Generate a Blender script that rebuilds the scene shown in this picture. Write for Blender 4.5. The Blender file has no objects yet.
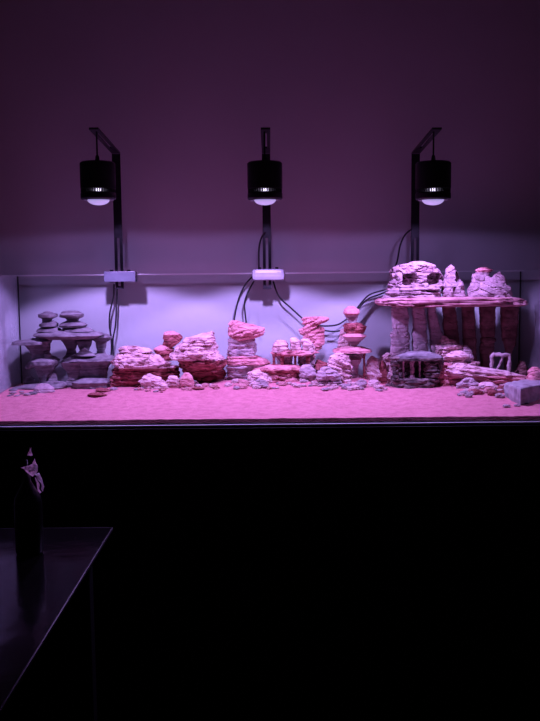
import bpy, bmesh, math, random
from mathutils import Vector, Matrix, noise
random.seed(7)
sc = bpy.context.scene
COL = sc.collection
PI = math.pi

# ------------------------------------------------------------------ camera
EYE = 1.40
F = 850.0
PITCH = math.radians(5.87)
ROLL = math.radians(-0.55)
Rm = (Matrix.Rotation(math.radians(90) - PITCH, 3, 'X') @ Matrix.Rotation(ROLL, 3, 'Z'))
cam = bpy.data.cameras.new('camera')
cam.sensor_width = 36; cam.sensor_fit = 'AUTO'; cam.lens = F * 36 / 721
cam.clip_start = 0.02
co = bpy.data.objects.new('camera', cam); COL.objects.link(co)
co.matrix_world = Matrix.Translation((0, 0, EYE)) @ Rm.to_4x4()
sc.camera = co

def ray(px, py):
    return Rm @ Vector(((px - 270) / F, -(py - 360.5) / F, -1))
def at(px, py, Y):
    d = ray(px, py)
    return Vector((0, 0, EYE)) + d * (Y / d.y)
def atz(px, py, Z):
    d = ray(px, py)
    return Vector((0, 0, EYE)) + d * ((Z - EYE) / d.z)
M1 = 850.0
# ------------------------------------------------------------------ layout
YF, YB = 2.36, 3.04          # outer faces of the tank front / back
XL, XR = -0.905, 0.905
ZB = EYE - 0.428             # underside of the tank
ZT = EYE + 0.002             # rim
YW = 3.105                   # wall plane
GT = 0.012
def sandz(x, y):
    z = EYE - 0.409
    t = max(0, min(1, (y - 2.48) / 0.38)); t = t * t * (3 - 2 * t)
    z += 0.025 * t
    def sm(a, b, v):
        v = max(0, min(1, (v - a) / (b - a))); return v * v * (3 - 2 * v)
    z += 0.020 * sm(-0.26, -0.12, x) * (1 - sm(0.30, 0.40, x)) * sm(2.70, 2.88, y)
    z += 0.004 * noise.noise(Vector((x * 3.1, y * 4.0, 3.3))) * (0.3 + 0.7 * t)
    z += 0.0016 * noise.noise(Vector((x * 17, y * 24, 1.1)))
    return z

# ------------------------------------------------------------------ materials
def newmat(name):
    m = bpy.data.materials.new(name); m.use_nodes = True
    nt = m.node_tree
    for n in list(nt.nodes): nt.nodes.remove(n)
    out = nt.nodes.new('ShaderNodeOutputMaterial')
    return m, nt, out
def simple(name, col, rough=0.5, metal=0.0, spec=0.5, emis=None, es=0.0, nscale=None, namt=0.12):
    m, nt, out = newmat(name)
    b = nt.nodes.new('ShaderNodeBsdfPrincipled')
    b.inputs['Base Color'].default_value = (*col, 1)
    b.inputs['Roughness'].default_value = rough
    b.inputs['Metallic'].default_value = metal
    b.inputs['Specular IOR Level'].default_value = spec
    if emis:
        b.inputs['Emission Color'].default_value = (*emis, 1)
        b.inputs['Emission Strength'].default_value = es
    if nscale:
        tc = nt.nodes.new('ShaderNodeTexCoord'); nz = nt.nodes.new('ShaderNodeTexNoise')
        nz.inputs['Scale'].default_value = nscale; nz.inputs['Detail'].default_value = 5
        nt.links.new(tc.outputs['Object'], nz.inputs['Vector'])
        r = nt.nodes.new('ShaderNodeValToRGB')
        r.color_ramp.elements[0].position = 0.3; r.color_ramp.elements[1].position = 0.7
        r.color_ramp.elements[0].color = (*[c * (1 - namt) for c in col], 1)
        r.color_ramp.elements[1].color = (*[min(1, c * (1 + namt)) for c in col], 1)
        nt.links.new(nz.outputs['Fac'], r.inputs['Fac'])
        nt.links.new(r.outputs['Color'], b.inputs['Base Color'])
        bp = nt.nodes.new('ShaderNodeBump'); bp.inputs['Strength'].default_value = 0.15
        bp.inputs['Distance'].default_value = 0.01
        nt.links.new(nz.outputs['Fac'], bp.inputs['Height'])
        nt.links.new(bp.outputs['Normal'], b.inputs['Normal'])
    nt.links.new(b.outputs[0], out.inputs[0])
    return m
def rockmat(name, lo, mid, hi, zs=75.0, xs=7.0, bump=0.8):
    """bedded stone: thin layers of three tints plus mottling"""
    m, nt, out = newmat(name)
    b = nt.nodes.new('ShaderNodeBsdfPrincipled'); b.inputs['Roughness'].default_value = 0.92
    b.inputs['Specular IOR Level'].default_value = 0.15
    tc = nt.nodes.new('ShaderNodeTexCoord')
    mp = nt.nodes.new('ShaderNodeMapping'); mp.inputs['Scale'].default_value = (xs, xs, zs)
    nt.links.new(tc.outputs['Object'], mp.inputs['Vector'])
    n1 = nt.nodes.new('ShaderNodeTexNoise'); n1.inputs['Scale'].default_value = 1.0
    n1.inputs['Detail'].default_value = 4; n1.inputs['Distortion'].default_value = 0.4
    nt.links.new(mp.outputs[0], n1.inputs['Vector'])
    n2 = nt.nodes.new('ShaderNodeTexNoise'); n2.inputs['Scale'].default_value = 45
    n2.inputs['Detail'].default_value = 6
    nt.links.new(tc.outputs['Object'], n2.inputs['Vector'])
    mx = nt.nodes.new('ShaderNodeMath'); mx.operation = 'MULTIPLY_ADD'
    mx.inputs[1].default_value = 0.45; 
    nt.links.new(n2.outputs['Fac'], mx.inputs[0])
    sc_ = nt.nodes.new('ShaderNodeMath'); sc_.operation = 'MULTIPLY'; sc_.inputs[1].default_value = 0.55
    nt.links.new(n1.outputs['Fac'], sc_.inputs[0]); nt.links.new(sc_.outputs[0], mx.inputs[2])
    r = nt.nodes.new('ShaderNodeValToRGB'); cr = r.color_ramp
    cr.elements[0].position = 0.36; cr.elements[0].color = (*lo, 1)
    cr.elements[1].position = 0.60; cr.elements[1].color = (*hi, 1)
    e = cr.elements.new(0.46); e.color = (*mid, 1)
    nt.links.new(mx.outputs[0], r.inputs['Fac'])
    nt.links.new(r.outputs['Color'], b.inputs['Base Color'])
    bp = nt.nodes.new('ShaderNodeBump'); bp.inputs['Strength'].default_value = bump
    bp.inputs['Distance'].default_value = 0.004
    nt.links.new(mx.outputs[0], bp.inputs['Height'])
    nt.links.new(bp.outputs['Normal'], b.inputs['Normal'])
    nt.links.new(b.outputs[0], out.inputs[0])
    return m
def glassmat(name, haze=0.0, tint=(0.97, 0.99, 0.98)):
    m, nt, out = newmat(name)
    tr = nt.nodes.new('ShaderNodeBsdfTransparent'); tr.inputs[0].default_value = (*tint, 1)
    gl = nt.nodes.new('ShaderNodeBsdfGlossy'); gl.inputs['Roughness'].default_value = 0.02
    fr = nt.nodes.new('ShaderNodeFresnel'); fr.inputs['IOR'].default_value = 1.5
    ge = nt.nodes.new('ShaderNodeNewGeometry')
    inv = nt.nodes.new('ShaderNodeMath'); inv.operation = 'SUBTRACT'; inv.inputs[0].default_value = 1
    nt.links.new(ge.outputs['Backfacing'], inv.inputs[1])
    mu = nt.nodes.new('ShaderNodeMath'); mu.operation = 'MULTIPLY'
    nt.links.new(fr.outputs[0], mu.inputs[0]); nt.links.new(inv.outputs[0], mu.inputs[1])
    ms = nt.nodes.new('ShaderNodeMixShader')
    nt.links.new(mu.outputs[0], ms.inputs[0]); nt.links.new(tr.outputs[0], ms.inputs[1]); nt.links.new(gl.outputs[0], ms.inputs[2])
    last = ms
    if haze > 0:   # pale streaks painted in as reflections on the side panes
        df = nt.nodes.new('ShaderNodeBsdfDiffuse'); df.inputs[0].default_value = (0.78, 0.80, 0.88, 1)
        tc = nt.nodes.new('ShaderNodeTexCoord'); mp = nt.nodes.new('ShaderNodeMapping')
        mp.inputs['Scale'].default_value = (1, 2.0, 1.6); mp.inputs['Rotation'].default_value = (0.6, 0, 0)
        nz = nt.nodes.new('ShaderNodeTexNoise'); nz.inputs['Scale'].default_value = 4; nz.inputs['Detail'].default_value = 6
        nt.links.new(tc.outputs['Object'], mp.inputs[0]); nt.links.new(mp.outputs[0], nz.inputs['Vector'])
        mr = nt.nodes.new('ShaderNodeMapRange')
        mr.inputs['From Min'].default_value = 0.35; mr.inputs['From Max'].default_value = 0.7
        mr.inputs['To Min'].default_value = haze * 0.5; mr.inputs['To Max'].default_value = haze * 1.4
        nt.links.new(nz.outputs['Fac'], mr.inputs['Value'])
        m2 = nt.nodes.new('ShaderNodeMixShader')
        nt.links.new(mr.outputs[0], m2.inputs[0]); nt.links.new(ms.outputs[0], m2.inputs[1]); nt.links.new(df.outputs[0], m2.inputs[2])
        last = m2
    nt.links.new(last.outputs[0], out.inputs[0])
    return m

MAT = {}
MAT['wall'] = simple('wall_paint', (0.62, 0.63, 0.66), 0.85, nscale=6, namt=0.02, spec=0.2)
MAT['ceiling'] = simple('ceiling_paint', (0.10, 0.10, 0.10), 0.9, nscale=5)
MAT['floor'] = simple('dark_floor', (0.012, 0.010, 0.011), 0.6, nscale=8)
MAT['sand'] = rockmat('orange_sand', (0.41, 0.145, 0.175), (0.52, 0.19, 0.225), (0.61, 0.245, 0.285), zs=260, xs=260, bump=0.55)
MAT['pink'] = rockmat('pale_pink_sandstone', (0.20, 0.07, 0.08), (0.60, 0.38, 0.39), (0.78, 0.58, 0.59))
MAT['rose'] = rockmat('rose_sandstone', (0.20, 0.05, 0.06), (0.56, 0.23, 0.25), (0.70, 0.36, 0.38))
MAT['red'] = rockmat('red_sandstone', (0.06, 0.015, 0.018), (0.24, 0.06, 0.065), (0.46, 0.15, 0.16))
MAT['cap'] = rockmat('lavender_pink_cap_stone', (0.09, 0.04, 0.05), (0.30, 0.19, 0.22), (0.42, 0.30, 0.33))
MAT['slab'] = rockmat('deep_rose_slab', (0.15, 0.05, 0.06), (0.35, 0.16, 0.18), (0.48, 0.27, 0.29))
MAT['greyblue'] = rockmat('plain_grey_block_stone', (0.20, 0.17, 0.19), (0.30, 0.27, 0.29), (0.40, 0.37, 0.39), zs=30, xs=30, bump=.5)
MAT['grey'] = rockmat('slate_grey_stone', (0.09, 0.075, 0.085), (0.165, 0.145, 0.16), (0.27, 0.25, 0.265), zs=90)
MAT['mauve'] = rockmat('mauve_grey_stone', (0.18, 0.13, 0.15), (0.38, 0.28, 0.31), (0.52, 0.40, 0.43), zs=60)
MAT['brown'] = rockmat('brown_stone_and_shade', (0.07, 0.03, 0.03), (0.15, 0.07, 0.07), (0.24, 0.12, 0.12), zs=40)  # a dark boulder's own brown; on columns, the slab's shade put into colour
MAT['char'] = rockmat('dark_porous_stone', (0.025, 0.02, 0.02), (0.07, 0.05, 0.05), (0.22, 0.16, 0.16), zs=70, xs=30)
MAT['glass'] = glassmat('clear_glass')
MAT['sideglass'] = glassmat('painted_reflection_glass', haze=0.22)  # streaky reflections painted as a diffuse layer
MAT['sideglass2'] = glassmat('faint_painted_reflection_glass', haze=0.07)
MAT['arris'] = simple('pale_edge_highlight_glass', (0.88, 0.90, 0.92), 0.25)  # highlight on the glass edges put into a pale colour
MAT['seal'] = simple('black_silicone', (0.01, 0.01, 0.012), 0.5)
MAT['black'] = simple('black_anodised_metal', (0.012, 0.011, 0.014), 0.42, metal=0.3, nscale=60)
MAT['bracket'] = simple('dark_bracket_metal', (0.020, 0.018, 0.024), 0.38, metal=0.4, nscale=40)
MAT['acrylic'] = simple('pale_grey_clamp', (0.36, 0.36, 0.42), 0.4, nscale=30, namt=0.08)
MAT['acryldim'] = simple('grey_clamp', (0.12, 0.13, 0.17), 0.4, nscale=30, namt=0.15)
MAT['cord'] = simple('black_rubber', (0.012, 0.011, 0.013), 0.6)
MAT['cabinet'] = simple('black_cabinet', (0.006, 0.0055, 0.006), 0.55, nscale=15, spec=0.2)
MAT['logo'] = simple('dim_grey_lettering', (0.06, 0.06, 0.065), 0.5)
MAT['tabletop'] = simple('dark_glass_top', (0.005, 0.004, 0.0045), 0.13, spec=0.10, nscale=10)
MAT['tedge'] = simple('table_edge_highlight', (0.030, 0.027, 0.028), 0.3)  # edge highlight put into the colour of a thin strip
MAT['tableleg'] = simple('black_table_leg', (0.004, 0.004, 0.004), 0.7, spec=0.1)
MAT['bottle'] = simple('black_bottle', (0.006, 0.005, 0.006), 0.30, spec=0.3, nscale=20)
MAT['lens'] = simple('glowing_lens', (0.5, 0.45, 0.6), 0.3, emis=(0.50, 0.42, 0.90), es=0.72)
MAT['core'] = simple('glowing_core', (0.5, 0.45, 0.6), 0.3, emis=(0.75, 0.65, 1.0), es=3.6)
MAT['trim'] = simple('grey_ring', (0.35, 0.34, 0.38), 0.35, metal=0.5)
def wrapmat():
    m, nt, out = newmat('crumpled_film')
    a = nt.nodes.new('ShaderNodeBsdfTranslucent'); a.inputs[0].default_value = (0.98, 0.80, 0.84, 1)
    g = nt.nodes.new('ShaderNodeBsdfPrincipled'); g.inputs['Base Color'].default_value = (0.90, 0.80, 0.88, 1)
    g.inputs['Roughness'].default_value = 0.25
    tc = nt.nodes.new('ShaderNodeTexCoord'); nz = nt.nodes.new('ShaderNodeTexNoise')
    nz.inputs['Scale'].default_value = 70; nz.inputs['Detail'].default_value = 4
    nt.links.new(tc.outputs['Object'], nz.inputs['Vector'])
    bp = nt.nodes.new('ShaderNodeBump'); bp.inputs['Strength'].default_value = 0.9; bp.inputs['Distance'].default_value = 0.004
    nt.links.new(nz.outputs['Fac'], bp.inputs['Height']); nt.links.new(bp.outputs[0], g.inputs['Normal'])
    x = nt.nodes.new('ShaderNodeMixShader'); x.inputs[0].default_value = 0.35
    nt.links.new(a.outputs[0], x.inputs[1]); nt.links.new(g.outputs[0], x.inputs[2])
    nt.links.new(x.outputs[0], out.inputs[0])
    return m
MAT['wrap'] = wrapmat()

# ------------------------------------------------------------------ mesh helpers
def link(name, bm, mats, parent=None, smooth=False, origin=None):
    me = bpy.data.meshes.new(name)
    if origin is not None:
        bmesh.ops.translate(bm, verts=bm.verts, vec=-Vector(origin))
    bmesh.ops.recalc_face_normals(bm, faces=bm.faces)
    bm.to_mesh(me); bm.free()
    for mt in (mats if isinstance(mats, (list, tuple)) else [mats]): me.materials.append(MAT[mt])
    if smooth:
        for p in me.polygons: p.use_smooth = True
    o = bpy.data.objects.new(name, me); COL.objects.link(o)
    if origin is not None: o.location = origin
    if parent is not None:
        o.parent = parent
        if origin is None: o.location = -parent.location
        else: o.location = Vector(origin) - parent.location
    return o
def tag(o, label=None, cat=None, group=None, kind=None):
    if label: o['label'] = label
    if cat: o['category'] = cat
    if group: o['group'] = group
    if kind: o['kind'] = kind
    elif cat: o['kind'] = 'thing'
    return o
def thing(name, loc, label, cat, group=None):
    o = bpy.data.objects.new(name, None); o.location = loc; o.empty_display_size = 0.05
    COL.objects.link(o); return tag(o, label, cat, group)
def bx(bm, x0, x1, y0, y1, z0, z1, bev=0.0, mi=0):
    vs = [bm.verts.new(p) for p in ((x0,y0,z0),(x1,y0,z0),(x1,y1,z0),(x0,y1,z0),(x0,y0,z1),(x1,y0,z1),(x1,y1,z1),(x0,y1,z1))]
    fs = [bm.faces.new([vs[i] for i in q]) for q in ((3,2,1,0),(4,5,6,7),(0,1,5,4),(1,2,6,5),(2,3,7,6),(3,0,4,7))]
    for f in fs: f.material_index = mi
    if bev > 0:
        es = list({e for f in fs for e in f.edges})
        r = bmesh.ops.bevel(bm, geom=es, offset=bev, segments=2, affect='EDGES', profile=0.6)
        for f in r['faces']: f.material_index = mi
    return vs
def lathe(bm, prof, cx, cy, n=48, mi=0, capb=True, capt=True):
    rings = []
    for r, z in prof:
        rings.append([bm.verts.new((cx + r * math.cos(2*PI*k/n), cy + r * math.sin(2*PI*k/n), z)) for k in range(n)])
    for a, b in zip(rings, rings[1:]):
        for k in range(n):
            f = bm.faces.new((a[k], a[(k+1) % n], b[(k+1) % n], b[k])); f.material_index = mi
    if capb: bm.faces.new(rings[0][::-1]).material_index = mi
    if capt: bm.faces.new(rings[-1]).material_index = mi
def tube(bm, pts, r, n=8, closed=True):
    pts = [Vector(p) for p in pts]
    # Catmull-Rom smoothing
    if len(pts) > 2:
        P = [pts[0]] + pts + [pts[-1]]; q = []
        for i in range(1, len(P) - 2):
            for s in range(6):
                t = s / 6
                q.append(0.5 * ((2*P[i]) + (P[i+1]-P[i-1])*t + (2*P[i-1]-5*P[i]+4*P[i+1]-P[i+2])*t*t + (3*P[i]-P[i-1]-3*P[i+1]+P[i+2])*t**3))
        q.append(pts[-1]); pts = q
    rings = []
    for i, p in enumerate(pts):
        d = (pts[min(i+1, len(pts)-1)] - pts[max(i-1, 0)]).normalized()
        u = d.cross(Vector((0, 1, 0)) if abs(d.y) < 0.9 else Vector((1, 0, 0))).normalized(); v = d.cross(u)
        rings.append([bm.verts.new(p + (u*math.cos(2*PI*k/n) + v*math.sin(2*PI*k/n)) * r) for k in range(n)])
    for a, b in zip(rings, rings[1:]):
        for k in range(n): bm.faces.new((a[k], a[(k+1) % n], b[(k+1) % n], b[k]))
    bm.faces.new(rings[0][::-1]); bm.faces.new(rings[-1])

# ------------------------------------------------------------------ room
def struct(name, bm, mat):
    return tag(link(name, bm, mat), kind='structure')
bm = bmesh.new(); bx(bm, -2.6, 2.6, YW, YW + 0.12, 0, 2.6); struct('wall_back', bm, 'wall')
bm = bmesh.new(); bx(bm, -2.6, 2.6, -1.2, YW + 0.12, -0.08, 0); struct('floor', bm, 'floor')
bm = bmesh.new(); bx(bm, -2.6, 2.6, -1.2, YW + 0.12, 2.6, 2.7); struct('ceiling', bm, 'ceiling')

# ------------------------------------------------------------------ cabinet
ctop = ZB - 0.004
cab = thing('aquarium_stand', (0, (YF+YB)/2, 0), 'long black cabinet carrying the rock aquarium, lost in darkness', 'cabinet')
bm = bmesh.new(); bx(bm, XL - .01, XR + .01, YF + 0.012, YB + .005, 0.06, ctop); bx(bm, XL + .03, XR - .03, YF + .06, YB - .02, 0, 0.06)
link('body', bm, 'cabinet', cab)
for k in range(4):
    w = (XR - XL + .02) / 4; x0 = XL - .01 + k * w
    bm = bmesh.new(); bx(bm, x0 + .002, x0 + w - .002, YF - .006, YF + .011, 0.07, ctop - .055, 0.0015)
    d = link('door', bm, 'cabinet', cab)
bm = bmesh.new(); bx(bm, XL - .01, XR + .01, YF - .006, YF + .011, ctop - .052, ctop, 0.001)
link('top_rail', bm, 'cabinet', cab)
bm = bmesh.new()
for px, w in ((529.5, 1.3), (533.7, 1.5), (538.2, 1.5)):
    a = at(px - w/2, 427.5, YF - .006); b = at(px + w/2, 436.0, YF - .006)
    bx(bm, a.x, b.x, YF - .0068, YF - .0055, b.z, a.z)
lg = link('lettering', bm, 'logo', cab); lg['label'] = 'faint grey upright letter strokes on the black rail'

# ------------------------------------------------------------------ aquarium
tank = thing('aquarium', (0, (YF+YB)/2, ZB), 'rimless glass aquarium without water, holding pink sand and stones', 'aquarium')
ar = 0.0048
def pane(name, x0, x1, y0, y1, z0, z1, mat, lab, top=True, bot=False):
    bm = bmesh.new(); e = 0.0008
    za = z0 + (ar if bot else 0); zb = z1 - (ar if top else 0)
    bx(bm, x0, x1, y0, y1, za, zb)
    if top: bx(bm, x0, x1, y0, y1, zb + 1e-5, z1, 0.001, 1)
    if bot: bx(bm, x0, x1, y0, y1, z0, za - 1e-5, 0, 1)
    o = link(name, bm, [mat, 'arris'], tank)
    if lab: o['label'] = lab
    return o
pane('glass_panel', XL, XR, YF, YF + GT, ZB, ZT, 'glass', 'clear front glass panel', top=False, bot=True)
pane('glass_panel', XL, XR, YB - GT, YB, ZB, ZT, 'glass', 'clear back glass panel with a highlight painted along its top edge')
pane('glass_panel', XL, XL + GT, YF + GT, YB - GT, ZB, ZT, 'sideglass', 'left side panel with reflected streaks painted on', top=False)
pane('glass_panel', XR - GT, XR, YF + GT, YB - GT, ZB, ZT, 'sideglass2', 'right side panel with faint painted reflections', top=False)
bm = bmesh.new(); bx(bm, XL + GT, XR - GT, YF + GT, YB - GT, ZB, ZB + .008); link('base_panel', bm, 'arris', tank)
for x in (XL + GT, XR - GT - .005):
    bm = bmesh.new(); bx(bm, x, x + .005, YB - GT - .006, YB - GT, ZB + .008, ZT - .004, .002); link('corner_seal', bm, 'seal', tank)

# sand bed
bm = bmesh.new(); NX, NY = 260, 110
x0, x1, y0, y1 = XL + GT + .0006, XR - GT - .0006, YF + GT + .0006, YB - GT - .0006
grid = []
for j in range(NY + 1):
    row = []
    for i in range(NX + 1):
        x = x0 + (x1-x0)*i/NX; y = y0 + (y1-y0)*j/NY
        row.append(bm.verts.new((x, y, sandz(x, y) + (0.0012*noise.noise(Vector((x*60, y*60, 0)))))))
    grid.append(row)
for j in range(NY):
    for i in range(NX): bm.faces.new((grid[j][i], grid[j][i+1], grid[j+1][i+1], grid[j+1][i]))
zb = ZB + .0085
for row in (grid[0], grid[-1], [r[0] for r in grid], [r[-1] for r in grid]):
    low = [bm.verts.new((v.co.x, v.co.y, zb)) for v in row]
    for i in range(len(row) - 1): bm.faces.new((low[i], low[i+1], row[i+1], row[i]))
cs = [bm.verts.new(p) for p in ((x0,y0,zb),(x1,y0,zb),(x1,y1,zb),(x0,y1,zb))]; bm.faces.new(cs)
bmesh.ops.remove_doubles(bm, verts=bm.verts, dist=1e-6)
tag(link('sand', bm, 'sand', smooth=True), 'pink orange sand bed covering the bottom of the aquarium', 'sand', kind='stuff')

# ------------------------------------------------------------------ rocks
def fbm(p, o=4):
    s = 0; a = 1
    for _ in range(o):
        s += a * noise.noise(p); p = p * 2.03; a *= 0.5
    return s
SEED = [0]
def rock(name, label, rows, Y, hd, mat='pink', cat='rock', amp=0.05, ledge=0.05, bands=(), dents=(), tilt=0.0,
         ground=False, group=None, layer=0.006, seg=64, chunk=0.16, sq=2.6, taper=0.5, rough=1.0, tmin=0.0):
    """a stone lofted from its levels: rows = (height px, left px, right px), at depth Y with half depth hd"""
    SEED[0] += 1; sd = SEED[0] * 7.31
    lv = []
    for row_ in rows:
        py, l, r = row_[:3]; dm = row_[3] if len(row_) > 3 else 1.0
        a = at(l, py, Y); b = at(r, py, Y)
        lv.append([(a.z + b.z)/2, (a.x + b.x)/2, abs(b.x - a.x)/2, py, dm])
    if ground:
        g = sandz(lv[-1][1], Y) - 0.012
        gf = min(g, sandz(lv[-1][1], Y - hd) - 0.006)
        if gf < lv[-1][0] - 0.001: lv.append([gf, lv[-1][1], lv[-1][2], lv[-1][3] + .5, lv[-1][4]])
    amax = max(v[2] for v in lv)
    # resample
    rs = []
    for u, w in zip(lv, lv[1:]):
        n = max(1, int(math.ceil(abs(u[0] - w[0]) / 0.0030)))
        for k in range(n):
            t = k / n; rs.append([u[i]*(1-t) + w[i]*t for i in range(5)])
    rs.append(lv[-1][:5])
    size = min(amax, 0.06)
    def dispv(x, y, z, ca, sa, a):
        p = Vector((x, y, z))
        d = amp * size * rough * fbm(Vector((x*28, y*28, z*40)) + Vector((sd, 0, 0)), 4)
        zz = z + tilt * x + 0.0035 * noise.noise(Vector((x*14 + sd, y*14, z*10)))
        k = math.floor(zz / layer)
        h = noise.noise(Vector((k * 3.77 + sd, 1.7, 4.2 + 0.6*noise.noise(Vector((x*20, y*20, k))))))
        d += ledge * size * h * 1.0
        if chunk > 0:
            q = Vector((x*26 + sd, y*26, (z + tilt * x)*46)); q += 0.5 * noise.noise_vector(q * 0.7)
            dist, pts_ = noise.voronoi(q)
            d += chunk * size * (noise.noise(pts_[0] * 5.3 + Vector((sd, 0, 0))) * 1.3 - 0.55 * max(0, 1 - (dist[1]-dist[0]) / 0.22))
        return d * min(1, a / 0.012)
    bm = bmesh.new(); rings = []; pys = []
    cz0 = rs[0][0]; 
    def ring(z, cx, a, b, py, dz=0.0, sc_=1.0):
        out = []
        for k in range(seg):
            th = 2 * PI * k / seg; c, s = math.cos(th), math.sin(th)
            e = 2.0 / sq
            ux = math.copysign(abs(c)**e, c); uy = math.copysign(abs(s)**e, s)
            x = cx + ux * a * sc_; y = Y + uy * b * sc_
            d = dispv(x, y, z, c, s, a * sc_)
            zz = z + dz + 0.25 * amp * size * fbm(Vector((x*40 + sd, y*40, 2)), 3)
            yy = y + s * d
            if s < 0.2:
                for (ex, ey, rx, ry, dd) in dents:
                    q = at(ex, ey, Y); wx = rx * Y / F; wz = ry * Y / F
                    rr = ((x - q.x)/wx)**4 + ((z - q.z)/wz)**4
                    if rr < 1.6: yy += dd * max(0, min(1, (1.6 - rr) * 1.6))
            out.append(bm.verts.new((x + c * d, yy, zz)))
        return out
    def bdep(a, m=1.0): return hd * m * max(tmin, (a / amax) ** taper)
    n = len(rs)
    top = rs[0]; bot = rs[-1]
    tr = min(0.004, 0.3 * top[2])
    for fsc, dz in ((0.3, tr*1.2), (0.7, tr*1.0), (0.92, tr*0.55)):
        rings.append(ring(top[0], top[1], top[2], bdep(top[2], top[4]), top[3], dz, fsc)); pys.append(top[3])
    for z, cx, a, py, dm in rs:
        rings.append(ring(z, cx, a, bdep(a, dm), py)); pys.append(py)
    for fsc, dz in ((0.92, -.001), (0.6, -.0015)):
        rings.append(ring(bot[0], bot[1], bot[2], bdep(bot[2], bot[4]), bot[3], dz, fsc)); pys.append(bot[3])
    for i in range(len(rings) - 1):
        mi = 0
        for bi, (p0, p1, _m) in enumerate(bands):
            if p0 <= (pys[i] + pys[i+1])/2 <= p1: mi = bi + 1
        A, B = rings[i], rings[i+1]
        for k in range(seg):
            bm.faces.new((A[k], B[k], B[(k+1) % seg], A[(k+1) % seg])).material_index = mi
    bm.faces.new(rings[0]); bm.faces.new(rings[-1][::-1])
    o = link(name, bm, [mat] + [b[2] for b in bands], origin=(bot[1], Y, min(bot[0], bot[0])))
    return tag(o, label, cat, group)

# ---- left grey towers (towers stand at YA)
YA = 2.935
G = dict(mat='grey', amp=0.06, ledge=0.045, layer=0.005, chunk=0.04, taper=2.4, tmin=.26)
rock('mushroom_stone', 'small round grey stone topmost left of the twin stacks on the grey slab', [(312.5,43,52),(314,38.6,57.2),(317,38.6,57),(319,42,52),(322.3,42,50)], YA, 0.038, **G)
rock('flat_stone', 'flat grey disc stone second from top in the left twin stack', [(322,44,56),(323.5,40.5,57.5),(326,40,57.5),(327.3,42,55)], YA, 0.041, **G)
rock('flat_stone', 'wider grey disc stone at the foot of the left twin stack', [(327.2,42,58),(329,38,61),(331,37,62),(331.8,38,60)], YA, 0.049, **G)
rock('mushroom_stone', 'oval grey stone topmost right of the twin stacks on the grey slab', [(312,62,80),(314,60,84),(317,60.5,83),(318.5,66,80),(320.6,67,77)], YA, 0.041, **G)
rock('flat_stone', 'wedge grey stone under the topmost oval stone of the right twin stack', [(320.3,67,78),(322.5,62,84),(325,59.5,87),(326.8,60,86)], YA, 0.049, **G)
rock('flat_stone', 'thin grey plate at the foot of the right twin stack', [(326.8,61,84),(328.5,63,90),(331,63,94),(332,64,92)], YA, 0.052, **G)
rock('stone_slab', 'long grey slab carrying both twin stacks of small stones', [(331.2,40,92),(333,35.5,101),(335,35,104),(337,38,100),(339,46,92)], YA, 0.085, **G)
for (nm, lab, rw, hd_) in (
    ('mushroom_stone', 'dark tapered grey stone under the left end of the long slab', [(337,62,76),(339.5,61,78),(343,64,78),(350,67,76),(355,66,77),(358,63,80)], .035),
    ('mushroom_stone', 'dark tapered grey stone under the middle of the long slab', [(338.5,78,91),(341,76,92),(345,78,91),(351,80,89),(356,80,90)], .032),
    ('mushroom_stone', 'tapered grey stone with wide plate under the right end of the long slab', [(335,96,109),(337,92,112.5),(339.5,92,111.5),(342,95,107),(350,97,105),(355.5,96,107)], .032)):
    rock(nm, lab, rw, YA + .04, hd_, **G)
rock('mushroom_stone', 'widest grey shelf stone tapering to a narrow dark foot, right of the grey towers', [(355,72,108),(357,68,117),(360,62,118.5),(362.5,64,112),(366,67,109),(372,71,108),(378,75,107),(382,76,108)], YA, .058, ground=True, **G)
rock('flat_stone', 'small peaked grey stone on the widest grey shelf stone', [(347.8,83.5,85),(350,81,88),(353,77,93),(355.6,75,96)], YA - .03, .02, **G)
rock('stone_slab', 'pale grey base slab on sand under the widest shelf stone', [(379.5,78,108),(381.5,73,110),(384.5,73,108)], YA - .035, .050, ground=True, **G)
rock('mushroom_stone', 'dark inverted cone stone leaning between the shelf stone and base, lavender wall left of it', [(362,60,84),(366,62,82),(372,66,80),(377,68,78),(381,66,80),(384,62,82)], YA - .02, .03, ground=True, **G)
# left tower
rock('mushroom_stone', 'wide thin topped grey stone overhanging toward the left side glass', [(339,30,50),(341,14,50.5),(343.5,12.5,50),(345,25,50),(350,29,50),(355,31.5,50),(359,32,48),(363,28,42),(366,25.5,38),(368.3,26,33)], YA - .01, 0.078, **G)
rock('stone', 'tiny flat grey stone on the lower cone stone of the left tower', [(352.5,45,50),(354.5,44,51.5),(357.5,44,52)], YA - .03, .012, **G)
rock('mushroom_stone', 'lower grey cone stone of the left tower with disc top', [(357.5,38,56),(360,33,58.5),(363.5,32,58),(366,35,57),(371,37,53.5),(378,39,49),(384,40.5,46),(387,39,47)], YA - .01, 0.072, **G)
rock('stone', 'pale stepped grey stone standing beside the lower cone stone', [(373,51,55),(375,49,56.5),(378,48.5,57),(381,47.5,58),(385,46,59)], YA - .02, .02, ground=True, **G)
rock('stone_slab', 'long thin grey slab on the sand below the left tower', [(382.5,44,66),(384.5,26,67.5),(387,14,66),(389.5,11,60),(391.5,10,50)], YA - .05, .045, ground=True, **G)
rock('boulder', 'rough grey lump on sand in front of the long thin grey slab', [(385,37,50),(388,34,54),(393,33,54),(397,32,51),(400,33,47)], 2.80, .025, ground=True, **dict(G, mat='mauve'))
rock('stone', 'small stacked grey stone near the left back glass', [(376.5,27,32),(379,25,35),(383,24,37),(386,24,38)], YA + .04, .015, ground=True, **G)
rock('flat_stone', 'dark flat stone in the left corner by the side glass', [(390,9,18),(392,8,20),(395,7,19)], 2.84, .03, ground=True, **G)

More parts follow.
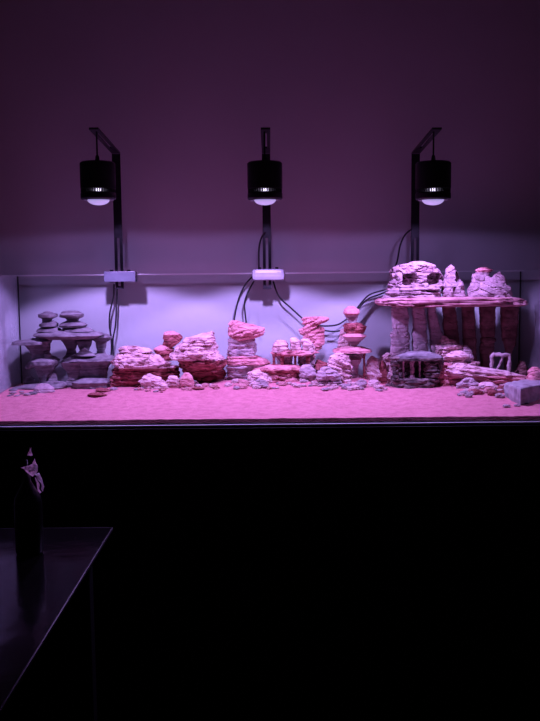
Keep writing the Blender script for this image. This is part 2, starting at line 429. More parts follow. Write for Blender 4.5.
# ---- big red boulder group
P = dict(amp=0.09, ledge=0.09, chunk=0.17)
YC = 2.925
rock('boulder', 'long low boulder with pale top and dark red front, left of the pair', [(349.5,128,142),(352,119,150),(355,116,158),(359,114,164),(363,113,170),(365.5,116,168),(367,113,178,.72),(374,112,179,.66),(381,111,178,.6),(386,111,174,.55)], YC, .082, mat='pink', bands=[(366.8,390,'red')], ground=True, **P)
rock('stone_slab', 'thin pale pink slab lying across the long low boulder', [(347.3,122,140),(349,119,150),(351.5,120,155)], YC - .01, .04, mat='pink', **P)
rock('stone', 'lower red stone of the small balanced pair between the boulders', [(346,158,170),(349,154,174.5),(352,155,173),(355,157,172),(360,156,174)], YC + .03, .03, mat='red', bands=[(340,350,'rose')], **dict(P, ledge=.04, chunk=.13, amp=.16))
rock('stone', 'upper red stone of the balanced pair, hollow shaded front', [(332.5,164,176),(335,163,180),(338,163,182.5),(341,164.5,181),(344,164,177),(346.5,165,174)], YC + .03, .028, mat='red', bands=[(330,334.5,'rose')], **dict(P, ledge=.04, chunk=.13, amp=.16))
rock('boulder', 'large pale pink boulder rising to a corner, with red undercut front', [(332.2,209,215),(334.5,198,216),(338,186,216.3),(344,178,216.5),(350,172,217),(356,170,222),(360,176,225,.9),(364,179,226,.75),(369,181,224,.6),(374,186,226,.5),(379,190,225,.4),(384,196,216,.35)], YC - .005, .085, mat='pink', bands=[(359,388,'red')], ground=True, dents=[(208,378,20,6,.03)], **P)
rock('stone', 'small reddish pyramid stone between the two big boulders', [(374,183,190),(376,181,192),(380,179,193),(384,180,194)], 2.84, .022, mat='rose', ground=True, **dict(P, ledge=.04, chunk=.13, amp=.16))
rock('stone', 'pale smooth wedge stone leaning on the long low boulder front', [(374.5,147,152),(377.5,141,160),(381.5,139,166),(385,141,170)], 2.845, .022, mat='pink', ground=True, **dict(P, ledge=.04, chunk=.13, amp=.16))
rock('stone', 'pale triangular stone beside the reddish pyramid stone', [(377,169,177),(379,167,179),(383,164,182)], 2.845, .02, mat='pink', ground=True, **dict(P, ledge=.04, chunk=.13, amp=.16))

# ---- block tower behind the cords
rock('boulder', 'tilted rose block on top of the short block tower', [(321.8,229,240),(324.5,228,252),(328,228.5,264),(331,229,265.5),(335,229.5,265),(338,231,256),(341.5,234,240)], 2.93, .045, mat='rose', tilt=-.3, **dict(P, chunk=.09))
rock('stone_block', 'middle pale block of the short block tower, with slanted crack', [(339,229,255),(343,228,256.5),(350,227.5,257),(357,229,256)], 2.945, .04, mat='mauve', **dict(P, chunk=.08, amp=.06))
rock('stone_block', 'bottom block of the short block tower on the sand', [(356.5,228,258),(359,226.5,266),(363,226,270),(368,226,262),(374,227,254)], 2.94, .05, mat='mauve', bands=[(355,364,'rose')], ground=True, **dict(P, chunk=.08, amp=.06))
rock('boulder', 'low pale lump at the right foot of the short block tower', [(371,252,262),(374,248,270),(378,246,273),(382,247,272)], 2.86, .03, mat='pink', ground=True, **dict(P, ledge=.04, chunk=.15, amp=.2))
# ---- hut
rock('stone_slab', 'red layered slab under the small stone hut', [(366,262,300),(369,252,303),(372,254,302),(377,262,300)], 2.90, .055, mat='rose', bands=[(368,373,'red')], ground=True, **P)
for k, (xa, xb, lab) in enumerate(((272.5,275.5,'leftmost'),(280.5,284,'second from left'),(294,296.5,'third from left'),(306,310,'rightmost'))):
    rock('stone_pillar', lab + ' of four thin dark pillars holding up the stone hut roof', [(353.5,xa-.5,xb+.5),(358,xa,xb),(367,xa,xb)], 2.895, .006, mat='red', amp=.1, ledge=.08, seg=20)
rock('stone_block', 'grey mauve block filling the hut between its left pillars', [(353.5,275,293.5),(360,276,293),(367,277,292.5)], 2.93, .025, mat='mauve', amp=.06, ledge=.06)
rock('stone_block', 'grey mauve block filling the hut under its right end', [(353.5,298,312),(360,298.5,315),(367,299,317)], 2.93, .025, mat='mauve', amp=.06, ledge=.06)
rock('stone_slab', 'rose roof slab of the small stone hut', [(351,272,314),(352.5,270,317),(355,273,313)], 2.915, .045, mat='rose', **P)
for lab, rw in (('left', [(341.5,275,286),(344.5,273,289),(351.5,271.5,289)]), ('middle', [(338.8,290.5,297),(341,289.8,301),(351.5,289.6,302)]), ('right', [(340,302,309),(344,302,314),(351.5,302,315)])):
    rock('stone', lab + ' pale rounded stone on the hut roof slab', rw, 2.915, .032, mat='pink', **P)
# wing stone
rock('flat_stone', 'tilted layered wing shaped rose stone standing behind the hut roof', [(318,303,328),(320,302,328.5),(323,302,323),(326,303,318),(327.5,301,325),(331,300,325.5),(336,302,325),(342,304,324),(347,306,321),(352,308,317),(357,309,315)], 2.955, .022, mat='rose', tilt=-.45, amp=.14, ledge=.22, layer=.008)
rock('stone', 'grey rough stone on sand under the right end of the hut', [(366,302,312),(370,299,316),(376,299,317),(381,301,315)], 2.87, .03, mat='mauve', ground=True, **dict(P, ledge=.04, chunk=.13, amp=.16))
rock('stone', 'dark red jagged stone between the hut and the round stone tower', [(360,317,319),(363,316,327),(368,315,328),(374,316,327)], 2.92, .03, mat='red', ground=True, amp=.25, ledge=.25)
# ---- round stone tower
rock('mushroom_stone', 'rounded pink top stone of the cone stone tower', [(307.5,346,356),(309.5,343.5,359),(313,343,359.5),(315.5,345,358),(320,347.5,357),(324.5,350,355.5)], 2.93, 0.042, mat='rose', bands=[(314.5,326,'mauve')], **dict(P, chunk=.05, amp=.05, ledge=.04, taper=2.2, tmin=.3))
rock('stone', 'dark red ragged stone second from top in the cone stone tower', [(324,344,362),(326,342,365.5),(330,343,365),(334.8,346,362)], 2.935, .030, mat='red', **dict(P, ledge=.04, chunk=.13, amp=.16))
rock('mushroom_stone', 'smooth cone stone in the middle of the cone stone tower', [(334.5,344,364),(335.8,342.5,366),(338,344,364),(342,347.5,360.5),(346,351,357),(348.8,351,357)], 2.93, 0.051, mat='mauve', bands=[(333,336.3,'rose')], **dict(P, chunk=.05, amp=.05, ledge=.04, taper=2.2, tmin=.3))
rock('mushroom_stone', 'widest disc stone with two knobs, second from bottom in the cone stone tower', [(347.5,340,366),(349.5,333.5,371),(351.8,333,370.5),(353.5,343,364),(357,345,363.5),(360,347,361)], 2.93, 0.066, mat='mauve', bands=[(346,352.3,'rose')], **dict(P, chunk=.05, amp=.05, ledge=.04, taper=2.2, tmin=.3))
rock('mushroom_stone', 'bottom stone of the cone stone tower tapering into the sand', [(359,346,361.5),(361.5,347,361),(365,349,359),(370,350.5,358),(376,350,358)], 2.93, 0.045, mat='mauve', ground=True, **dict(P, chunk=.05, amp=.05, ledge=.04, taper=2.2, tmin=.3))
rock('stone', 'tall thin pale shard leaning behind the cone stone tower', [(329,341,344),(336,339,346),(344,337.5,350),(352,336,352)], 2.985, .012, mat='pink', **dict(P, ledge=.04, chunk=.13, amp=.16))
rock('stone_pillar', 'thin dark leg stone under the right of the widest disc stone', [(352,363,366),(358,363,365),(366,363,365.5)], 2.93, .006, mat='red', amp=.1, ledge=.1, ground=True, seg=20)
rock('boulder', 'pale rounded layered boulder in front of the cone stone tower', [(354.5,333,344),(357.5,329,348),(362,327.5,350.5),(368,328,352),(376,330,351.5),(384,336,350)], 2.86, .036, mat='pink', dents=[(346,372,4,7,.012)], ground=True, amp=.12, ledge=.2, tilt=.3)
rock('boulder', 'low striped pale stone at the left foot of the layered boulder', [(368,321,331),(372,318.5,338),(378,317.5,341),(386,319,342)], 2.82, .028, mat='mauve', ground=True, amp=.10, ledge=.25)
rock('boulder', 'pale pink lump between the cone stone tower and the cave rock', [(356.5,370,374),(360,367,379),(366,366,381),(373,365,382)], 2.94, .03, mat='pink', ground=True, **dict(P, ledge=.04, chunk=.15, amp=.2))
rock('stone', 'dark little stone beside the pale pink lump', [(361,381,384),(364,379.5,386),(371,379,387)], 2.93, .014, mat='red', ground=True, **dict(P, ledge=.04, chunk=.13, amp=.16))
rock('boulder', 'knobbly pale mound behind the left edge of the cave rock', [(354,384,392),(358,379,398),(365,376,400),(375,375,402)], 2.955, .03, mat='pink', ground=True, **dict(P, ledge=.04, chunk=.15, amp=.2))

# ---- right temple
YS = 2.92
rock('stone_slab', 'long pink slab roof resting on the row of stone columns', [(298.2,379,516),(299.6,376,521),(302,375,523),(304.5,379,524),(306,400,522)], YS - .03, .083, mat='slab', cat='rock', amp=.08, ledge=.06, sq=6)
B = dict(amp=.09, ledge=.10, chunk=0.20)
rock('boulder', 'largest pale pink cap rock on the left end of the long slab', [(262.5,408,428),(265,398,434),(268,393,438),(274,389.5,441),(280,390,440.5),(284,387,441),(290,386,441),(294,384,440.5),(297.5,383.5,440.5)], YS - .03, .050, mat='cap', dents=[(407.5,279.5,7,5.5,.045),(433.5,279,6,5.5,.04),(420,286,1.5,1.5,.01),(428,291,8,1.2,.008)], **B)
rock('boulder', 'pointed pale rock in the middle of the long slab', [(265,450.3,451.5),(268,447.5,455),(272,444.5,459),(280,443.5,462),(288,442.5,464),(297.8,442,466.5)], YS - .025, .040, mat='cap', dents=[(458,277,3.5,5,.03),(453,291,1.5,4,.012)], **dict(B, ledge=.05, chunk=.14))
rock('stone', 'stacked pale rock with flat red top near the right of the slab', [(268.5,477,490),(270,475,493.5),(272,477,492),(274,472,490),(280,471.5,490),(284,470,493),(290,468,494),(298.5,467,494)], YS - .02, .035, mat='cap', bands=[(267,272,'rose')], **dict(B, ledge=.05, chunk=.14))
rock('boulder', 'striped pyramid rock at the right end of the long slab', [(271.8,498.5,500.5),(276,492,504),(282,485,507),(288,478,510),(294,472,512),(299.5,468,513)], YS - .045, .040, mat='cap', tilt=.6, amp=.06, ledge=.24, layer=.008, chunk=.06)
cols = [  # last four get a darker stone, shade under the slab painted in
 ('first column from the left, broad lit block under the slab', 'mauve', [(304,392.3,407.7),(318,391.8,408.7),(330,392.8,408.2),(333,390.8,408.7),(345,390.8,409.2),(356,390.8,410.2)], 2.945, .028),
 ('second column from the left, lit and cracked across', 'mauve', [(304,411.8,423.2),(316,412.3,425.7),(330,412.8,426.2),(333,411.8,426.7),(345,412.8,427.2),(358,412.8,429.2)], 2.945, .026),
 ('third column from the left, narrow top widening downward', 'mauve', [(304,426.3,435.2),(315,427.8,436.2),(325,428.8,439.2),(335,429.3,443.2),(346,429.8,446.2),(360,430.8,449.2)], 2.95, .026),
 ('fourth column from the left, shade painted dark, a pale gap each side', 'brown', [(304.5,442.3,455.2),(318,442.8,456.2),(335,443.8,458.2),(350,444.8,461.2),(366,445.8,463.2)], 2.952, .020),
 ('fifth column from the left, straight, shade painted in dark brown', 'brown', [(305,461.3,474.2),(320,462.3,475.2),(340,462.8,475.7),(355,464.8,476.2),(370,465.8,477.2)], 2.952, .020),
 ('sixth column from the left, tall block, shade painted in dark brown', 'brown', [(305,479.3,495.5),(320,479.8,494.8),(340,480.8,495),(352,479.8,493),(360,480.8,490.2),(372,480.8,491.2)], 2.952, .021),
 ('rightmost column, shade painted dark, wide at top and tapering to its foot', 'brown', [(305.5,500.3,519.2),(320,500.8,517.7),(335,501.8,517.2),(346,503.8,515.2),(351,504.8,512.2),(358,504.8,509.7),(374,503.8,510.2)], 2.952, .021)]
for lab, m_, rw, y_, h_ in cols:
    rock('stone_column', lab, rw, y_, h_, mat=m_, amp=.06, ledge=.05, chunk=.09, layer=.012, ground=True, sq=3.5, taper=.25)
rock('boulder', 'pale knobbly mound leaning on the middle columns', [(337,441,446),(341,438,455),(346,437,461),(352,437,466),(358,438,472),(364,440,476),(371,440,478)], 2.90, .030, mat='pink', ground=True, amp=.2, ledge=.25, layer=.01)
rock('stone', 'pale rough stone at the top right of the knobbly mound', [(346,463,468),(350,461,472),(356,460,473.5),(365,462,474)], 2.895, .02, mat='mauve', ground=True, amp=.2, ledge=.2)
rock('boulder', 'rose rounded rock between the cave rock and the long ledge stone', [(364,440,450),(368,436,456),(374,435,460),(381,438,462)], 2.865, .03, mat='rose', ground=True, **B)
rock('stone_slab', 'long pale ledge stone lying in front of the dark columns', [(364.5,452,468),(367,447,480),(370,446,502),(373.5,450,518),(377,458,529),(380.5,468,526),(383.5,478,508)], 2.84, .036, mat='pink', bands=[(375,386,'rose')], tilt=.12, amp=.10, ledge=.16)
rock('boulder', 'dark rounded stone behind the right end of the ledge stone', [(361.5,520,524),(365,517.5,526),(371,515,527),(380,514,527)], 2.93, .03, mat='brown', ground=True, **B)
rock('boulder', 'smooth rose mound in the right back corner', [(368,532,538),(371,529,542),(377,527,543)], 2.745, .03, mat='rose', ground=True, amp=.05, ledge=.02)
# arch rock
def archrock():
    bm = bmesh.new()
    Yq = 2.885
    tube(bm, [at(492,371,Yq), at(492,361,Yq), at(492.6,355,Yq), at(497,354.5,Yq), at(502,355,Yq), at(508,355,Yq), at(509.5,360,Yq), at(508.6,371,Yq)], .0066, 10)
    tube(bm, [at(502.5,357,Yq), at(501,362,Yq), at(498.5,367,Yq), at(496,371,Yq)], .0045, 8)
    for v in bm.verts:
        n_ = fbm(v.co * 60, 3); v.co += Vector((n_, noise.noise(v.co * 50), 0.5*n_)) * .0045
    return tag(link('arch_stone', bm, 'mauve', origin=at(501, 371, Yq)), 'small pale arch shaped stone with thin legs behind the ledge stone', 'rock')
archrock()
# blocks under ledge and right foreground
rock('boulder', 'pale broken stone propping the left end of the ledge stone', [(379,462,474),(383,458,477),(390,455,479),(396,454,476)], 2.80, .026, mat='mauve', ground=True, amp=.2, ledge=.2)
rock('boulder', 'rough pale stone under the middle of the ledge stone', [(383.5,480,492),(387,476,499),(392,475,501),(398,480,502)], 2.78, .026, mat='pink', ground=True, amp=.25, ledge=.2)
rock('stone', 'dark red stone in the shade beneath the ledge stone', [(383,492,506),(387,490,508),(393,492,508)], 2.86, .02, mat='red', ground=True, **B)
def bigblock():
    foot = [at(504, 395, 2.665), at(520.5, 395, 2.545), at(549, 395, 2.66), at(543, 395, 2.76), at(512, 395, 2.735)]
    zt_, zl = at(520, 388.5, 2.545).z, at(520, 408, 2.56).z
    bm = bmesh.new(); n = 14; ring0 = []
    for i in range(len(foot)):
        p, q = foot[i], foot[(i+1) % len(foot)]
        for k in range(n): ring0.append(p.lerp(q, k/n))
    c_ = sum(foot, Vector()) / len(foot); rings = []
    prof = [(.2,zt_+.002),(.6,zt_+.002),(.9,zt_+.001),(.985,zt_-.001),(1,zt_-.006)] + [(1 - .03*t, zt_-.006 + (zl - zt_ + .006)*t) for t in (.2,.4,.6,.8,1)] + [(.6, zl - .001)]
    for f, z in prof:
        r_ = []
        for p in ring0:
            v = Vector((c_.x + (p.x - c_.x)*f, c_.y + (p.y - c_.y)*f, z))
            d = .0035 * fbm(v * 30, 4) * f; o_ = (v - Vector((c_.x, c_.y, z))).normalized()
            r_.append(bm.verts.new(v + o_ * d * 1.4 + Vector((0, 0, d))))
        rings.append(r_)
    for A, B_2 in zip(rings, rings[1:]):
        for k in range(len(A)): bm.faces.new((A[k], B_2[k], B_2[(k+1) % len(A)], A[(k+1) % len(A)]))
    bm.faces.new(rings[0]); bm.faces.new(rings[-1][::-1])
    tag(link('stone_block', bm, 'greyblue', origin=(c_.x, c_.y, zl)), 'big grey block with flat top at the right foreground', 'rock')
bigblock()
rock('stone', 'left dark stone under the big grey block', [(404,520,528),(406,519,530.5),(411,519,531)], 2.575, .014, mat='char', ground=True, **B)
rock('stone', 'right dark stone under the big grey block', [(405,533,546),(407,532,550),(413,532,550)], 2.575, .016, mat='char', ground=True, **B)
# cave rock
rock('boulder', 'dark block shaped base of the cave rock on the sand', [(378,392,435),(381,391,437),(387,391.5,437),(392.5,392,436)], 2.845, .045, mat='char', ground=True, amp=.12, ledge=.14, sq=4, taper=.3)
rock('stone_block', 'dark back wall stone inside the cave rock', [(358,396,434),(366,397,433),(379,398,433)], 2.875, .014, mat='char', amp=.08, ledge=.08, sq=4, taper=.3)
for k, (a_, b_, m_, lab) in enumerate(((391.5,399,'char','thick dark left pillar of the cave rock'), (402,404.5,'mauve','thin pale pillar left in the cave rock opening'), (409.5,414.5,'cap','pale pink knobbly pillar at the centre of the cave rock opening'), (418.5,420.8,'mauve','thin pale pillar right in the cave rock opening'), (424,437,'char','thickest dark right pillar of the cave rock'))):
    rock('stone_pillar', lab, [(358,a_-.6,b_+.6),(364,a_+.3,b_-.3),(370,a_,b_),(373,a_+.5,b_-.5),(379.5,a_-.4,b_+.6)], 2.825, .010 if b_-a_ < 5 else .02, mat=m_, amp=.35, ledge=.3, chunk=.5, seg=24)
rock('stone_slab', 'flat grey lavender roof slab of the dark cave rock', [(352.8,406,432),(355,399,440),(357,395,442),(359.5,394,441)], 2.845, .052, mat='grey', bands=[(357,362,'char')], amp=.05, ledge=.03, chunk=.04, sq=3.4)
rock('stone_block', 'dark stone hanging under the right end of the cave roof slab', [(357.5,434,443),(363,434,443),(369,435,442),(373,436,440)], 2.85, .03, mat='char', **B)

# ---- rubble
def chipproto(k, m_):
    SEED[0] += 1; sd = SEED[0] * 3.3
    bm = bmesh.new(); bmesh.ops.create_icosphere(bm, subdivisions=3, radius=1.0)
    for v in bm.verts:
        d = 1 + 0.35 * fbm(v.co * 1.3 + Vector((sd, 0, 0)), 4)
        v.co *= d; v.co.z = round(v.co.z * 3 + 0.3*noise.noise(v.co*3)) / 3 * 0.6 + v.co.z * 0.4
    return bm
chipmesh = {}
for m_ in ('grey', 'mauve', 'pink', 'rose', 'red'):
    for k in range(3):
        bm = chipproto(k, m_); me = bpy.data.meshes.new('stone_chip'); bmesh.ops.recalc_face_normals(bm, faces=bm.faces); bm.to_mesh(me); bm.free()
        me.materials.append(MAT[m_]); chipmesh[(m_, k)] = me
def hit(px, py):
    best = None
    Y = 2.42
    while Y < 3.0:
        p = at(px, py, Y)
        if p.z <= sandz(p.x, Y): return p
        Y += 0.004
    return None
def chip(px, py, wpx, hpx, m_, label, group, name='stone_chip'):
    p = hit(px, py)
    if p is None: return
    s = p.y / F
    o = bpy.data.objects.new(name, chipmesh[(m_, random.randrange(3))]); COL.objects.link(o)
    a = wpx * s / 2; h = hpx * s / 2
    o.scale = (a, a * random.uniform(.6, 1.0), h); o.rotation_euler = (random.uniform(-.12, .12), random.uniform(-.12, .12), random.uniform(-.5, .5))
    o.location = (p.x, p.y + a * .5, sandz(p.x, p.y + a*.5) + h * .45)
    return tag(o, label, 'stone', group)
def field(n, x0, x1, y0, y1, ws, hs, mats, label, group):
    for _ in range(n):
        w = random.uniform(*ws)
        chip(random.uniform(x0, x1), random.uniform(y0, y1), w, w * random.uniform(*hs), random.choice(mats), label, group)
field(12, 4, 34, 390, 400, (3, 9), (.25, .5), ['grey', 'mauve'], 'small flat grey chip on sand in the left front corner', 'chips by the left side glass')
chip(102, 391.8, 15, 4, 'red', 'upper flat dark red stone lying on sand right of the grey towers', None, 'flat_stone')
chip(96, 396.5, 19, 4.2, 'red', 'lower flat dark red stone lying on sand right of the grey towers', None, 'flat_stone')
field(18, 112, 170, 386, 393, (3, 8), (.3, .55), ['rose', 'red', 'mauve'], 'small reddish chip on sand before the long low boulder', 'chips before the long boulder')
chip(198, 390, 13, 3.2, 'red', 'dark flat chip alone on sand before the large pale boulder', None, 'flat_stone')
chip(216, 389, 8, 2.6, 'red', 'dark flat chip right of the large pale boulder front', None, 'flat_stone')
field(18, 172, 236, 384, 391, (4, 10), (.35, .6), ['pink', 'pink', 'rose'], 'small pale pink chip on sand before the large pale boulder', 'chips before the large boulder')
field(38, 236, 325, 382, 390, (4, 12), (.35, .65), ['pink', 'mauve', 'pink', 'rose'], 'small pale stone on sand before the block tower and hut', 'rubble before the hut')
field(30, 344, 391, 382, 392, (4, 12), (.4, .7), ['pink', 'pink', 'mauve'], 'small pale stone on sand before the cone stone tower', 'rubble before the cone stone tower')
field(7, 320, 345, 385, 392, (4, 9), (.35, .6), ['pink', 'mauve'], 'small pale chip on sand before the striped pale stone', 'chips before the striped stone')
field(9, 436, 458, 378, 388, (3, 8), (.35, .6), ['red', 'rose'], 'small red chip on sand right of the cave rock', 'chips right of the cave rock')
field(34, 456, 506, 385, 402, (4, 12), (.35, .7), ['pink', 'mauve', 'rose', 'red'], 'small broken stone on sand before the ledge stone', 'rubble before the ledge stone')
field(5, 506, 518, 400, 408, (3, 8), (.35, .6), ['pink', 'mauve'], 'small pale chip at the left foot of the big grey block', 'chips by the grey block')

# ------------------------------------------------------------------ lamps
LY = 2.67
def lamp(lx, px, tipx, label, round_clamp, cords, wide):
    top = at(lx, 162.2, LY); L = at(lx, 199.5, LY); x, y = L.x, LY
    pst = at(px, 275, YB - .02)
    root = thing('aquarium_lamp', (pst.x, YB - .02, ZT), label, 'lamp', 'black spot lamps clamped to the back rim')
    zb_, zt_ = L.z, top.z; R = .0542
    gap0, gap1 = zb_ + .021, zb_ + .031
    bm = bmesh.new()
    lathe(bm, [(R-.004, gap1), (R, gap1+.002), (R, zt_-.004), (R-.004, zt_), (.012, zt_+.001)], x, y, 56)
    link('housing', bm, 'black', root, smooth=False)
    bm = bmesh.new()
    lathe(bm, [(.036, zb_+.004), (R-.002, zb_), (R, zb_+.003), (R, gap0-.003), (R-.003, gap0), (.03, gap0)], x, y, 56)
    h = link('lower_housing', bm, 'black', root)
    # cooling fins around a bright inner core
    bm = bmesh.new(); nf = 44
    for k in range(nf):
        a = 2*PI*k/nf; c, s = math.cos(a), math.sin(a); t = .0017
        pts = []
        for rr in (R - .014, R - .001):
            for sg in (-1, 1): pts.append((x + c*rr - s*t*sg, y + s*rr + c*t*sg))
        q = [pts[0], pts[2], pts[3], pts[1]]
        lo = [bm.verts.new((*p, gap0)) for p in q]; hi = [bm.verts.new((*p, gap1)) for p in q]
        bm.faces.new(lo); bm.faces.new(hi[::-1])
        for i in range(4): bm.faces.new((lo[i], lo[(i+1) % 4], hi[(i+1) % 4], hi[i]))
    link('cooling_fins', bm, 'black', root)
    bm = bmesh.new(); lathe(bm, [(R - .022, gap0 + .0005), (R - .022, gap1 - .0005)], x, y, 40)
    o = link('light_core', bm, 'core', root); o['label'] = 'bright core glowing through the fins'
    bm = bmesh.new(); lathe(bm, [(.034, zb_ - .0005), (.046, zb_ - .003), (.046, zb_ - .0002)], x, y, 48, capt=False, capb=False)
    link('lens_ring', bm, 'trim', root)
    bm = bmesh.new(); prof = [(.0335*math.cos(t), zb_ - .001 - .0165*math.sin(t)) for t in [PI/2*k/10 for k in range(10, -1, -1)]]
    prof[0] = (.001, prof[0][1]); lathe(bm, prof, x, y, 40)
    o = link('lens', bm, 'lens', root, smooth=True); o['label'] = 'glowing lavender dome lens'
    # hanger
    tip = at(tipx, 129.5, LY - .01)
    bm = bmesh.new(); tube(bm, [(x, y, zt_), (x, y, tip.z)], .0026, 8)
    lathe(bm, [(.0075, zt_), (.006, zt_+.016), (.0035, zt_+.022)], x, y, 16)
    link('hanger_stem', bm, 'cord', root)
    # bracket post: plate with a slot in its lower part
    py_ = YB - GT - .008
    hw = .0145; bend = at(px, 153, py_); low = at(px, 289, py_).z; s0 = at(px, 238, py_).z
    X = pst.x
    bm = bmesh.new()
    bx(bm, X-hw, X+hw, py_-.006, py_, s0, bend.z, .0008)
    bx(bm, X-hw, X-.0045, py_-.006, py_, low, s0); bx(bm, X+.0045, X+hw, py_-.006, py_, low, s0)
    bx(bm, X-.0045, X+.0045, py_-.006, py_, low, low+.010)
    link('bracket_post', bm, 'bracket', root)
    # arm rises gently from the bend towards the lamp
    def armpt(t, dx, dz): return Vector((X + dx, (py_ - .003)*(1-t) + (y - .03)*t, bend.z*(1-t) + tip.z*t + dz))
    bm = bmesh.new()
    def armbox(t0, t1, a, b):
        vs = [bm.verts.new(armpt(t, dx, dz)) for t in (t0, t1) for dz in (-.003, .003) for dx in (a, b)]
        for q in ((0,1,3,2),(4,6,7,5),(0,4,5,1),(2,3,7,6),(0,2,6,4),(1,5,7,3)): bm.faces.new([vs[i] for i in q])
    armbox(0, .25, -hw, hw); armbox(.25, .85, -hw, -.004); armbox(.25, .85, .004, hw); armbox(.85, 1.0, -hw, hw)
    link('bracket_arm', bm, 'bracket', root)
    bm = bmesh.new(); bx(bm, X-.012, X+.012, py_-.010, py_+.002, bend.z-.004, bend.z-.0005, .0006)
    o = link('elbow_bolt', bm, 'trim', root); o['label'] = 'bright metal strip at the bend'
    # clamp straddling the back rim
    cx = at(wide[0], 277, YB - .03).x, at(wide[1], 277, YB - .03).x
    cy0, cy1 = YB - GT - .046, YB + .012
    zc1 = ZT + .009 if not round_clamp else ZT + .013; zc0 = zc1 - (.036 if not round_clamp else .040)
    bm = bmesh.new()
    bv = .002 if not round_clamp else .013
    bx(bm, cx[0], cx[1], cy0, YB - GT - .015, zc0, zc1, bv)
    bx(bm, cx[0]+.004, cx[1]-.004, YB - GT - .016, YB + .012, ZT + .001, zc1 - .002, .002)
    bx(bm, cx[0]+.004, cx[1]-.004, YB + .001, YB + .014, zc0, ZT + .003, .002)
    link('clamp', bm, 'acrylic' if round_clamp else 'acryldim', root)
    bm = bmesh.new()
    for dx in (-.03, .03): lathe(bm, [(.006, zc1 - .0005), (.006, zc1 + .005), (.0035, zc1 + .006)], (cx[0]+cx[1])/2 + dx, (cy0 + YB - GT - .015)/2, 12)
    link('clamp_screws', bm, 'black', root)
    for c in cords:
        bm = bmesh.new(); tube(bm, [at(p[0], p[1], p[2] if len(p) > 2 else YB + .022) for p in c], .0030, 8)
        link('power_cord', bm, 'cord', root)
    # the light itself
    ld = bpy.data.lights.new('lamp_beam', 'SPOT'); ld.energy = SPOTW; ld.color = LCOL
    ld.spot_size = math.radians(127); ld.spot_blend = 0.16; ld.shadow_soft_size = .014
    lo = bpy.data.objects.new('lamp_beam', ld); COL.objects.link(lo); lo.location = (x, y, zb_ - .028) ; lo.parent = root
    lo.location = Vector((x, y, zb_ - .040)) - root.location
    l2 = bpy.data.lights.new('lamp_spill', 'SPOT'); l2.energy = SPILLW; l2.color = LCOL
    l2.spot_size = math.radians(172); l2.spot_blend = 0.10; l2.shadow_soft_size = .014
    lo = bpy.data.objects.new('lamp_spill', l2); COL.objects.link(lo); lo.parent = root
    lo.location = Vector((x, y, zb_ - .030)) - root.location
    return root
SPOTW = 24.0; SPILLW = 0.95; LCOL = (0.53, 0.31, 1.0)
B_ = YB + .022
lamp(98.5, 119.5, 95, 'leftmost black cylindrical spot lamp, above the grey stone towers', False,
     [[(114,284),(113.5,297),(110,312),(109.5,326),(111.5,340),(111,358)], [(117.5,284),(116.5,305),(115.5,325),(113,340),(113.5,360)]], (105.5, 136.5))
lamp(265, 267.2, 266, 'middle black spot lamp, above the small stone hut, clamp rounded and bright', True,
     [[(265,232,3.0),(261,239,3.0),(259,250,3.0),(259,272,3.0)],
      [(254,275),(245,285),(239,298),(235,315),(233,330)], [(254,281),(248,292),(244.5,303),(245,312),(247,330)],
      [(273,281),(276,290),(281,299),(291,308),(304,320),(314,330)]], (252, 284.5))
lamp(433, 414.6, 434, 'rightmost black spot lamp, above the cap rock of the stone columns', False,
     [[(412,229,3.0),(405,235,3.0),(400,246,3.0),(397,262,3.02),(391,277,3.035)],
      [(391,288),(384,290),(370,294.5),(362,302),(355,311),(348,318),(338,324.5),(326,326),(315,325)],
      [(389,291),(378,295),(368,299),(360,307),(352,320),(344,329),(334,331.5),(322,330)]], (402, 431))

# ------------------------------------------------------------------ table and bottle
TZ = 0.80
c = atz(112, 527.5, TZ)
tx, ty = c.x, c.y
tb = thing('side_table', (tx - .5, ty - .45, 0), 'dark glass topped table in the left foreground', 'table')
bm = bmesh.new(); bx(bm, tx - 1.0, tx, ty - .95, ty, TZ - .012, TZ, .0015); link('tabletop', bm, 'tabletop', tb)
bm = bmesh.new(); bx(bm, tx + .0001, tx + .0022, ty - .95, ty, TZ - .006, TZ); bx(bm, tx - 1.0, tx, ty + .0001, ty + .0016, TZ - .006, TZ)
o = link('edge_highlight', bm, 'tedge', tb); o['label'] = 'painted pale highlight along the dark glass edge'
for sx in (tx - .96, tx - .08):
    for sy in (ty - .90, ty - .08):
        bm = bmesh.new(); bx(bm, sx, sx + .04, sy, sy + .04, 0, TZ - .0125, .003); link('leg', bm, 'tableleg', tb)
b0 = atz(30, 553, TZ); bx_, by_ = b0.x, b0.y
s = by_ / F
R = 14 * s
zt = at(30, 462, by_).z
bot = thing('bottle', (bx_, by_, TZ), 'dark bottle with crumpled film at its neck on the dark table', 'bottle')
H = zt - TZ
bm = bmesh.new(); lathe(bm, [(R*.9, TZ+.0005), (R, TZ+.006), (R, TZ+H*.55), (R*.92, TZ+H*.62), (R*.55, TZ+H*.72), (R*.3, TZ+H*.79), (R*.24, TZ+H*.84), (R*.08, TZ+H*.86), (R*.08, TZ+H*1.02)], bx_, by_, 40)
link('body', bm, 'bottle', bot, smooth=True)
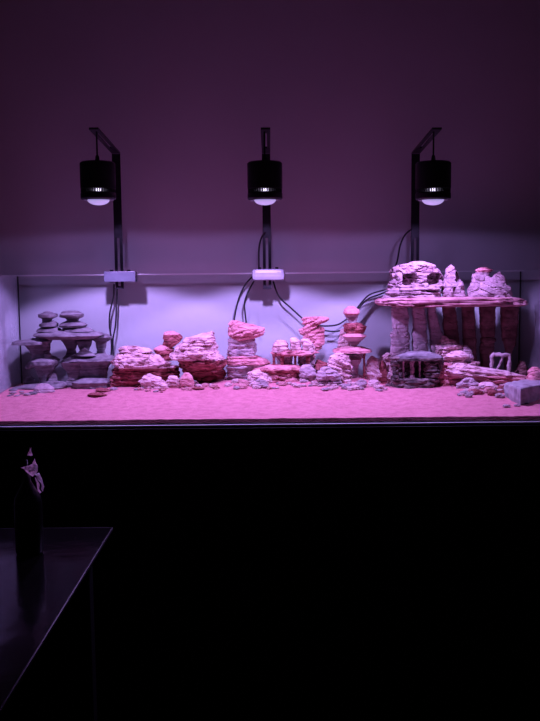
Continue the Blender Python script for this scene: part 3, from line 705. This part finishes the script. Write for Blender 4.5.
def sheet(pts, tris, name, lab, thick=.0012):
    bm = bmesh.new(); vs = [bm.verts.new(at(px, py, by_ + dy)) for px, py, dy in pts]
    for t in tris: bm.faces.new([vs[i] for i in t])
    bmesh.ops.subdivide_edges(bm, edges=bm.edges, cuts=3, use_grid_fill=True)
    for v in bm.verts: v.co.y += .006 * noise.noise(v.co * 90); v.co.x += .002 * noise.noise(v.co * 120)
    r = bmesh.ops.solidify(bm, geom=list(bm.faces), thickness=thick)
    o = link(name, bm, 'wrap', bot); o['label'] = lab
sheet([(30.2,447,0),(27.5,455,-.01),(30.2,456,.006),(33,455.5,-.01),(30,452,-.018)], [(0,1,4),(0,4,3),(1,2,4),(4,2,3)], 'cap', 'small pinkish pointed tip')
sheet([(34.8,458.5,.0),(33,463.5,-.006),(29,465.5,-.008),(21.5,467.3,.0),(24,470,-.010),(28,473.5,-.012),(33.5,476.5,-.010),(38,471,.0),(36.5,465,.0),(30,469.5,-.020),(35,470,-.014)],
      [(0,1,8),(1,2,10),(1,10,8),(2,3,4),(2,4,9),(2,9,10),(4,5,9),(5,6,9),(6,10,9),(6,7,10),(7,8,10)], 'wrapping_film', 'crumpled pale lilac film')
sheet([(35,474,-.012),(39,473,.0),(42,480,.004),(44,487,-.004),(43,491,-.006),(41.5,489.5,-.014),(40,482,-.016),(37.5,479,-.018)],
      [(0,1,7),(1,2,6,7),(2,3,5,6),(3,4,5)], 'film_tail', 'curled end of the lilac film')
sheet([(36,477,-.012),(38,479,-.014),(39.5,488,-.012),(41.5,492,-.010),(39.5,493.5,-.008),(37.5,488,-.010)], [(0,1,5),(1,2,5),(2,3,4,5)], 'film_tail', 'thin hanging strip of film')

# ------------------------------------------------------------------ world and colour
w = bpy.data.worlds.new('world'); sc.world = w; w.use_nodes = True
bg = w.node_tree.nodes['Background']; bg.inputs[0].default_value = (0.9, 0.72, 0.68, 1); bg.inputs[1].default_value = 0.006
sc.view_settings.view_transform = 'Standard'; sc.view_settings.look = 'None'
sc.view_settings.gamma = 1; sc.view_settings.exposure = 0.0; sc.view_settings.use_curve_mapping = False
sc.cycles.max_bounces = 12; sc.cycles.diffuse_bounces = 5; sc.cycles.transparent_max_bounces = 16
sc.cycles.use_denoising = True
sc.cycles.sample_clamp_indirect = 3.0
